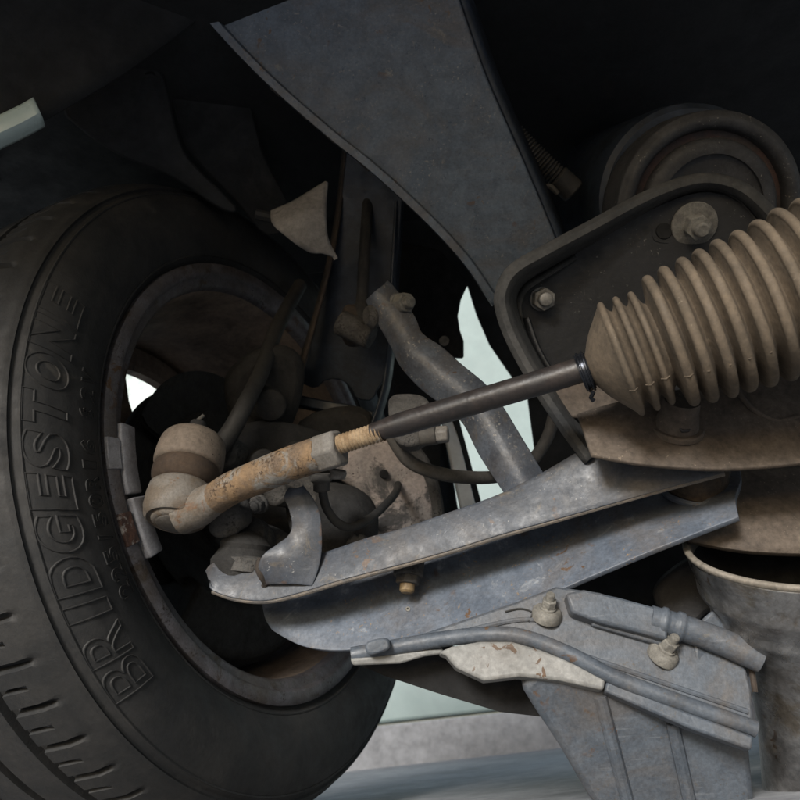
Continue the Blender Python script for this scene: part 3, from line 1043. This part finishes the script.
# ball joint
ja = D(.05, .60, .80).normalized()
jo = K(174, 522, .600)
b = MB()
b.lathe([(-.001, 0), (-.0015, .015), (.0, .0175), (.002, .0185), (.0024, .0205), (.001, .0215), (.003, .0240), (.010, .0258), (.020, .0260), (.028, .0252), (.031, .022), (.031, 0)], jo, ja, 48)
b.build('ball_housing', 'housing', tr, smooth=50)
b = MB()
b.lathe([(-.0026, 0), (-.0022, .0125), (-.001, .0148), (.0005, .0152)], jo, ja, 40)
b.build('end_cap', 'nut_grey', tr, smooth=60)
b = MB()
bo = jo + ja * .030
b.lathe(cr([(0, .020), (.002, .0235), (.008, .0262), (.013, .0266), (.017, .0258), (.0185, .0245)], 4), bo, ja, 48)
b.build('boot_band', 'ball_boot_dark', tr, smooth=60)
b = MB()
b.lathe(cr([(.0180, .0245), (.0195, .0268), (.023, .0277), (.032, .0275), (.041, .0262), (.0465, .0228), (.0492, .0160), (.0497, .006), (.0495, 0)], 4), bo, ja, 48)
b.build('dust_boot', 'ball_boot', tr, smooth=60)
b = MB()
b.tube([bo + ja * .045, bo + ja * .062], .007, 14)
b.build('ball_stud', 'cast_dark', tr)
# small clamp lug under the nut
b = MB()
blob(b, K(338, 474, .585), X * .006, Y * .006, Z * .004, 10, .2, 5)
b.build('dirt_lump', 'nut_grey', tr)

bt = thing('bellows_boot', 'dusty brown ribbed rubber bellows on the steering rack', 'bellows', K(620, 415, .5))
O = K(585, 372, .50)
E_ = K(747, 312, .474)
A2 = (E_ - O).normalized()
tops = [(600, 302), (615, 296), (630, 291), (646, 275), (662, 266), (680, 257), (697, 249), (715, 240), (735, 231), (755, 220), (775, 209), (797, 199), (819, 189), (841, 179), (863, 170)]
PXM = .49 / FPX
ribs = []
dxl, dyl = 162, -60
ll = math.hypot(dxl, dyl)
ux, uy = dxl / ll, dyl / ll
axn = Vector((A2.dot(X), A2.dot(Y), A2.dot(Z)))
for x, y in tops:
    vx, vy = x - 585, y - 372
    tp, rp = (vx * ux + vy * uy), abs(vx * uy - vy * ux)
    # axis point seen at that place of the picture
    px = 585 + ux * tp
    k = (px - 400) / FPX
    o3 = Vector(((585 - 400) / FPX * .5, .5, 0))
    lam = (k * o3.y - o3.x) / (axn.x - k * axn.y)
    dd = o3.y + axn.y * lam
    ribs.append((lam / PXM, rp * dd / FPX / PXM))
prof = [(-5, 11.5), (-3, 14), (4, 15.5), (6, 17)]
prof += [(ribs[0][0] * .42, 17 + (ribs[0][1] - 23) * .45), (ribs[0][0] - 6, ribs[0][1] - 7), (ribs[0][0] - 3, ribs[0][1] - 1.8), (ribs[0][0], ribs[0][1])]
for i in range(len(ribs)):
    t, r = ribs[i]
    w = 3.8 if i < 3 else 5.2
    if i > 0:
        prof += [(t - w, r - 7), (t - w * .86, r - 3), (t - w * .5, r - .7), (t, r)]
    prof += [(t + w * .5, r - .7), (t + w * .86, r - 3), (t + w, r - 7)]
    if i + 1 < len(ribs):
        t2, r2 = ribs[i + 1]
        dep = 13 if i < 2 else 17
        prof += [((t + t2) / 2, min(r, r2) - dep)]
prof += [(ribs[-1][0] + 12, ribs[-1][1] - 14), (ribs[-1][0] + 40, ribs[-1][1] - 16)]
b = MB()
pm = [(t * PXM, r * PXM) for t, r in prof]
sm = cr(pm, 3)
wob = random.Random(3)
fb = frame(A2)


def boot_r(t, r, ph):
    return r * (1 + .006 * math.sin(ph * 3 + t * 40) + .004 * math.sin(ph * 7 - t * 160))


b.lathe(sm, O, A2, 120, fr=fb, rfun=boot_r)
b.build('bellows', 'boot_rubber', bt, smooth=75)
# moulding seam that runs along the ribs on the near side
ang_s = math.atan2(D(0, -1, -.62).dot(fb[2]), D(0, -1, -.62).dot(fb[1]))
for t, r in ribs[:12]:
    b = MB()
    pts = []
    for k in range(5):
        tt = (t - 4 + 2 * k) * PXM
        rr = (r + .4 - abs(k - 2) * 1.6) * PXM
        pts.append(O + A2 * tt + (fb[1] * math.cos(ang_s) + fb[2] * math.sin(ang_s)) * rr)
    b.tube(pts, .00035, 6)
    b.build('seam_nib', 'boot_rubber', bt)
cl = MB()
cl.lathe([(-.0030, .0105), (-.0030, .0122), (-.001, .0126), (.0022, .0126), (.0035, .0118), (.0035, .0100)], O, A2, 40, fr=fb)
clo = cl.build('clamp', 'clamp_steel', bt)
for k in (-.0012, .0020):
    b = MB()
    ring = [O + A2 * k + (fb[1] * math.cos(q) + fb[2] * math.sin(q)) * .0128 for q in [2 * math.pi * i / 40 for i in range(41)]]
    b.tube(ring, .0008, 8, caps=False)
    b.build('wire', 'clamp_steel', clo)
b = MB()
b.tube([O + D(.004, -.006, -.0125), O + D(.002, -.007, -.0165), O + D(.004, -.007, -.0185)], .0014, 8)
b.build('twist', 'clamp_steel', clo)

# ------------------------------------------------------------------ subframe lower plate, shield, cup
sp = thing('subframe_plate', 'dusty brown subframe plate with a curved lower edge beneath the bellows', 'plate', K(690, 470, .5))
b = MB()
edge = [(577, 417, .545), (582, 436, .532), (591, 458, .515)]
loft(b, [[(577, 417, .548), (620, 404, .550), (700, 388, .555), (800, 372, .56), (880, 360, .565)],
         [(583, 434, .535), (640, 428, .535), (710, 425, .537), (800, 415, .54), (880, 408, .545)],
         [(588, 450, .523), (640, 455, .520), (715, 459, .520), (800, 453, .523), (880, 440, .53)],
         [(591, 458, .517), (642, 467, .513), (718, 472, .512), (800, 466, .515), (880, 452, .522)]], 60, 5)
b.build('sheet', 'dusty_plate', sp, solid=.0035, bevel=.001)
bo2, ba2 = K(676, 428, .535), D(.02, -.55, 1).normalized()
b = MB()
b.lathe([(-.002, 0), (-.002, .0185), (.001, .0185), (.002, .0175), (.002, 0)], bo2, ba2, 36)
b.build('washer', 'dusty_plate', sp)
b = MB()
b.lathe([(.001, .0), (.001, .0150), (.014, .0125), (.022, .012), (.022, 0)], bo2, ba2, 28)
b.build('bolt_boss', 'dusty_plate', sp)
b = MB()
b.hexa(bo2 + ba2 * .002 + D(.0, -.006, -.002), D(.1, -1, .4), .010, .008)
b.build('bolt', 'rod_black', sp, bevel=.001)
b = MB()
b.tube(curve([(735, 388, .545), (752, 408, .538), (775, 420, .535), (800, 416, .535), (840, 405, .54)]), .0018, 8)
b.build('pressed_line', 'dusty_plate', sp)
rk = MB()
rk.lathe([(-.02, 0), (-.02, .05), (.12, .052), (.12, 0)], O + A2 * (ribs[-1][0] + 40) * PXM, A2, 40)
rko = tag(rk.build('steering_rack', 'frame_steel'), 'end of the steering rack housing behind the bellows', 'steering rack')

hs = thing('heat_shield', 'smooth brown dusty shield with a dark lower edge between plate and pipe', 'heat shield', K(770, 550, .54))
b = MB()
loft(b, [[(700, 468, .60), (760, 466, .60), (820, 464, .60), (880, 462, .60)],
         [(694, 500, .575), (760, 506, .57), (820, 506, .57), (880, 502, .57)],
         [(690, 528, .557), (745, 536, .55), (815, 538, .548), (880, 534, .55)],
         [(688, 538, .553), (742, 548, .545), (812, 551, .543), (880, 547, .545)],
         [(690, 539, .560), (743, 549, .552), (812, 552, .55), (880, 548, .552)]], 40, 5)
b.build('sheet', 'dusty_plate', hs, solid=.003)

cup = thing('flared_pipe', 'flared grey metal pipe mouth with a pale worn rim and pressed ridges', 'pipe', K(800, 740, .50))
co, ca = K(801, 547, .53), D(-.12, -.14, 1).normalized()
CS = 1.27
RC = 113 * .53 / FPX
b = MB()
cp = [(-.27, .0265), (-.19, .026), (-.14, .0265), (-.11, .0285), (-.085, .033), (-.066, .0395), (-.056, .0440), (-.050, .0470), (-.046, .0472), (-.042, .0475), (-.036, .0500), (-.030, .0530), (-.025, .0536), (-.020, .0542), (-.010, .0568), (-.002, .0582)]
b.lathe(cr([(t, r * CS) for t, r in cp], 4), co, ca, 96)
b.build('shell', 'cup_metal', cup, solid=.002, smooth=60)
b = MB()
b.lathe(cr([(t, r * CS) for t, r in [(-.003, .0576), (-.001, .0590), (.0012, .0594), (.0022, .0584), (.0020, .0564), (-.001, .0550), (-.008, .0545)]], 3), co, ca, 96)
b.build('rim', 'cup_rim', cup, smooth=60)
b = MB()
b.lathe([(-.05, 0), (-.05, .042 * CS), (-.008, .0544 * CS)], co, ca, 60)
b.build('dark_cone', 'spark_dark', cup)  # near-black cone closing the inside of the mouth

# ------------------------------------------------------------------ lower control arm
la = thing('lower_control_arm', 'long pressed steel lower control arm, blue grey and scuffed, with an upright tab', 'control arm', K(500, 650, .55))
T = [(210, 573, .612), (217, 565, .612), (237, 568, .608), (262, 570, .603), (300, 562, .598), (330, 554, .595), (370, 540, .590), (400, 532, .586), (450, 515, .580), (500, 497, .574), (545, 474, .568), (590, 448, .562), (640, 432, .556), (700, 422, .55)]
F = [(209, 584, .600), (213, 592, .597), (237, 600, .592), (267, 602, .587), (300, 595, .582), (340, 583, .577), (380, 572, .573), (410, 564, .570), (455, 551, .564), (500, 537, .558), (545, 524, .552), (600, 508, .546), (660, 491, .540), (724, 474, .532)]
b = MB()
TF = [(t[0] * .5 + f[0] * .5, t[1] * .5 + f[1] * .5, (t[2] + f[2]) / 2 - .0012) for t, f in zip(T, F)]
loft(b, [T, TF, F], 90, 4)
b.build('upper_flange', 'arm_steel', la, solid=.0045, bevel=.0014)
b = MB()
b.tube(curve([(x, y - 1.2, d - .0012) for x, y, d in F[1:]]), .0023, 10)
b.build('rolled_lip', 'lip_dust', la)
C0 = [(264, 590, .640), (300, 580, .638), (360, 562, .633), (420, 545, .628), (480, 528, .622), (540, 510, .616), (600, 492, .610), (660, 474, .602), (735, 455, .592)]
C1 = [(264, 606, .638), (300, 606, .632), (360, 596, .622), (420, 584, .612), (480, 568, .602), (540, 548, .594), (600, 526, .586), (660, 506, .578), (742, 482, .568)]
C2 = [(267, 618, .632), (302, 630, .615), (355, 630, .602), (420, 618, .590), (480, 600, .578), (540, 579, .568), (600, 555, .559), (660, 532, .551), (737, 503, .543)]
C3 = [(276, 630, .625), (308, 648, .605), (352, 652, .590), (420, 641, .576), (480, 623, .563), (540, 602, .552), (600, 577, .543), (660, 552, .535), (740, 521, .527)]
b = MB()
loft(b, [C0, C1, C2, C3], 90, 6)
b.build('channel', 'arm_steel_lit', la, solid=.004, bevel=.0012)
# upright tab with a curled root
b = MB()
tabl = [(266, 582, .590), (260, 570, .588), (263, 557, .587), (275, 549, .589), (288, 540, .592), (294, 527, .594), (291, 510, .596), (286, 497, .598), (292, 489, .599)]
tabr = [(313, 586, .581), (317, 575, .583), (320, 562, .586), (321.5, 551, .588), (322, 538, .590), (321, 524, .593), (318, 510, .596), (311, 497, .598), (302, 487, .599)]
tabm = [((a[0] + c[0]) / 2, (a[1] + c[1]) / 2 - (1.5 if i == 0 else 0), (a[2] + c[2]) / 2 - .002) for i, (a, c) in enumerate(zip(tabl, tabr))]
loft(b, [tabl, tabm, tabr], 40, 6)
b.build('upright_tab', 'arm_steel', la, solid=.004, bevel=.0012)
b = MB()
b.tube(curve([(261, 558, .588), (259, 568, .5865), (262, 576, .586), (266, 583, .589), (262, 588, .592)]), [.0025, .003, .003, .003, .002], 8)
b.build('torn_edge', 'rusty_edge', la)
b = MB()
b.tube(curve([(272, 583, .5865), (290, 584, .583), (313, 587, .579)]), .0011, 8)
b.build('weld_edge', 'bracket_edge', la)
# bush at the inner end
bu, bax = K(697, 494, .578), D(.03, -.28, 1).normalized()
b = MB()
b.lathe([(0, .010), (0, .0215), (.003, .0225), (.005, .0205), (.03, .0205), (.03, 0)], bu, bax, 40)
b.build('bush', 'bush_rust', la)
b = MB()
b.lathe([(-.002, .0245), (.001, .0265), (.003, .0245), (.002, .022)], bu, bax, 40)
b.build('bush_seat', 'arm_steel_lit', la)
# bolt hanging in the channel
b = MB()
bs, bd = K(409, 566, .596), D(-.10, -.5, -1).normalized()
b.lathe([(-.01, 0), (-.01, .0115), (.008, .0115), (.008, .0)], bs, bd, 24)
b.hexa(bs + bd * .007, bd, .0165, .007, .2)
b.build('channel_nut', 'cast_iron', la, bevel=.001)
b = MB()
b.lathe([(.013, 0), (.013, .0058), (.019, .0056), (.0205, .004), (.0205, 0)], bs, bd, 20)
b.build('bolt_end', 'bolt_rust', la)
for (x, y, d, r) in ((408, 609, .5945, .0019), (627, 540, .561, .0018)):
    b = MB()
    b.lathe([(0, .0005), (0, r), (.0009, r * .9), (.0009, r * .5), (0, r * .45)], K(x, y, d), D(0, -1, .5), 14)
    b.build('weld_spot', 'bolt_dusty', la)

# ------------------------------------------------------------------ hoses behind
hz1 = thing('sensor_cable', 'thin dark cable looping from a grommet below the hex nut', 'cable', K(345, 528, .64))
b = MB()
b.tube(curve([(322, 478, .612), (323, 494, .612), (327, 509, .615), (338, 523, .62), (352, 527, .63), (372, 517, .65), (388, 502, .68), (396, 492, .72), (398, 484, .765)]), .0036, 12)
b.build('cable', 'hose_dark', hz1)
b = MB()
b.lathe([(0, 0), (0, .0075), (.005, .0085), (.007, .0065), (.013, .0065), (.014, .0045), (.014, 0)], K(321, 474, .612), D(.05, 0, -1), 20)
b.build('grommet', 'hose_rubber', hz1)
hz2 = thing('brake_hose', 'grey brown rubber brake hose sagging behind the stabiliser arm', 'hose', K(460, 485, .68))
b = MB()
b.tube(curve([(385, 420, .66), (394, 440, .66), (408, 460, .665), (430, 471, .67), (462, 477, .68), (500, 476, .70), (530, 462, .72), (548, 436, .73), (556, 405, .74)]), .0058, 14)
b.build('hose', 'hose_rubber', hz2)
cp_ = thing('hose_connector', 'grey banjo fitting with a hex plug behind the dark shaft', 'fitting', K(415, 440, .64))
b = MB()
plate(b, cr([(388, 400), (402, 393), (424, 396), (432, 412), (428, 436), (412, 446), (394, 438)], 3, True), K(410, 420, .635), D(-.1, -1, .3).normalized(), .022)
b.build('block', 'cast_iron', cp_, bevel=.003)
b = MB()
b.tube([K(420, 436, .625), K(437, 434, .622)], [.0085, .0085], 18)
b.build('collar', 'hose_rubber', cp_, bevel=.001)
b = MB()
b.hexa(K(436, 435, .621), D(1, -.2, .1), .0125, .010)
b.build('hex_plug', 'nut_grey', cp_, bevel=.0012)
# corner of a casting behind the arm
b = MB()
plate(b, [(340, 560), (347, 540), (353, 533), (362, 534), (371, 541), (368, 560)], K(356, 545, .64), D(-.2, -1, .3).normalized(), .02)
tag(b.build('casting_lug', 'cast_iron', bevel=.002), 'small grey cast lug peeping over the control arm', 'casting')

# ------------------------------------------------------------------ crossmember at the bottom
cm = thing('crossmember', 'pale grey cast crossmember with ribs, bolts and a cream lower face', 'crossmember', K(560, 720, .50))
cmp_, cmn = K(550, 625, .532), D(-.03, -1, .62).normalized()
b = MB()
plate(b, [(384, 649), (420, 634), (450, 624), (520, 600), (556, 586), (600, 592), (660, 612), (704, 628), (742, 650), (752, 690), (754, 728), (690, 706), (620, 680), (562, 652), (500, 638), (440, 644)], cmp_, cmn, .005)
b.build('deck', 'cross_alloy', cm, bevel=.002)
b = MB()
b.tube(curve([(352, 655, .527), (390, 648, .526), (440, 639.5, .526), (480, 635, .525), (512, 635, .523), (542, 643, .520), (575, 657, .514), (620, 680, .506), (690, 706, .498), (756, 729, .491)]), [.0052] * 9, 14)
b.build('edge_bead', 'cross_alloy', cm)
for ridge in ([(528, 636), (596, 660), (690, 692), (748, 712)], [(470, 630), (520, 620), (560, 622)]):
    b = MB()
    b.tube([plane_hit(x, y, cmp_, cmn) for x, y in cr(ridge, 6)], .0018, 8)
    b.build('pressed_ridge', 'cross_alloy', cm)
b = MB()
plate(b, cr([(366, 644), (372, 640), (386, 638), (390, 643), (388, 650), (372, 655), (366, 652)], 3, True), K(378, 646, .515), D(0, -1, .3).normalized(), .008)
b.build('clip', 'cross_alloy', cm, bevel=.0015)
b = MB()
n3 = D(.05, -1, .15).normalized()
plate(b, [(350, 659), (353, 666), (400, 664), (424, 657), (440, 655), (444, 650), (430, 650), (390, 655)], K(400, 658, .522), n3, .012)
b.build('lower_lip', 'cross_cream', cm, bevel=.0015)
b = MB()
plate(b, [(438, 652), (452, 646), (480, 641), (512, 641), (540, 649), (575, 663), (606, 679), (604, 690), (560, 680), (520, 676), (484, 680), (456, 667), (446, 655)], K(500, 660, .513), cmn, .012)
b.build('lower_face', 'cross_cream', cm, bevel=.002)
b = MB()
plate(b, [(607, 680), (690, 713), (754, 736), (752, 750), (690, 728), (605, 691)], K(500, 660, .514), cmn, .010)
b.build('lower_flange', 'cross_alloy', cm, bevel=.0015)
b = MB()
fwn = D(-.05, -1, -.10).normalized()
plate(b, [(548, 664), (606, 684), (690, 718), (750, 740), (756, 800), (758, 860), (640, 860), (590, 800), (560, 748), (536, 712), (520, 686)], K(640, 720, .512), fwn, .03)
b.build('front_wall', 'cross_alloy', cm, bevel=.005)
for x0, y0, x1, y1 in ((600, 696, 640, 850), (672, 722, 700, 850)):
    b = MB()
    b.tube([plane_hit(x0 + (x1 - x0) * q / 8, y0 + (y1 - y0) * q / 8, K(640, 720, .512), fwn) for q in range(9)], .0045, 10)
    b.build('cast_rib', 'cross_alloy', cm)
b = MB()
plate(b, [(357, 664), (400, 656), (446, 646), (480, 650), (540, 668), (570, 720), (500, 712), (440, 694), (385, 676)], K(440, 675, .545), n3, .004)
b.build('pocket_shade', 'spark_dark', cm)  # dark sheet painted as the shade inside the hole
# box rib and pipe
b = MB()
rib0, rn = plane_hit(615, 610, cmp_, cmn) + cmn * .012, cmn
plate(b, [(566, 593), (584, 589), (620, 597), (660, 608), (668, 614), (668, 640), (640, 632), (600, 622), (572, 612)], rib0, rn, .014)
b.build('rib', 'cross_alloy', cm, bevel=.002)
b = MB()
plate(b, [(592, 616), (630, 627), (668, 639), (668, 647), (630, 636), (592, 625)], plane_hit(630, 632, cmp_, cmn) + cmn * .005, rn, .006)
b.build('rib_ledge', 'cross_alloy', cm, bevel=.0012)
b = MB()
pts = resample([plane_hit(x, y, cmp_, cmn) + cmn * .006 for x, y in cr([(648, 621), (672, 628), (700, 637), (730, 649), (758, 662)], 8)], 60)
b.tube(pts, [.0088 if i not in (6, 7, 8, 14, 15, 16, 17) else .0102 for i in range(60)], 20)
b.build('pipe', 'cross_alloy', cm, smooth=50)
b = MB()
plate(b, [(694, 628), (712, 612), (734, 597), (741, 620), (748, 650), (754, 690), (752, 700), (716, 690), (704, 674), (696, 658)], K(725, 650, .523), D(.2, -1, .35).normalized(), .004)
b.build('gusset', 'cross_alloy', cm, bevel=.0015)
b = MB()
b.tube(curve([(735, 598, .533), (743, 622, .527), (749, 652, .520), (755, 692, .511)]), .002, 8)
b.build('rusty_weld', 'rusty_edge', cm)
b = MB()
plate(b, cr([(655, 596), (668, 575), (700, 556), (722, 565), (740, 592), (706, 615), (690, 632), (668, 622)], 3, True), K(700, 595, .60), D(-.2, -1, .1).normalized(), .02)
b.build('rear_casting', 'mount_rubber', cm, bevel=.004)
b = MB()
plate(b, [(560, 600), (600, 560), (660, 545), (700, 540), (760, 640), (700, 700), (600, 660)], K(650, 600, .66), TOCAM, .01)
b.build('dark_backing', 'liner_plastic', cm)  # dark sheet added behind so the gaps look shaded
for x, y, d, af, axx in ((547, 613, .532, .0090, D(.12, -.35, 1)), (664, 653, .512, .0095, D(.35, -.5, .9))):
    o_, a_ = plane_hit(x, y, cmp_, cmn) + cmn * .001, axx.normalized()
    b = MB()
    b.lathe([(-.004, 0), (-.004, .0105), (.001, .0100), (.003, .008), (.003, 0)], o_, a_, 28)
    b.build('boss', 'bolt_dusty', cm, smooth=50)
    bolt(o_ + a_ * .003, axx, af, cm, 'bolt_dusty', 1.25, .8)
b = MB()
b.tube([plane_hit(x, y, cmp_, cmn) + cmn * .001 for x, y in cr([(505, 612), (520, 609), (532, 613), (528, 622)], 6)], .0006, 6)
b.build('wire_scrap', 'hose_dark', cm)
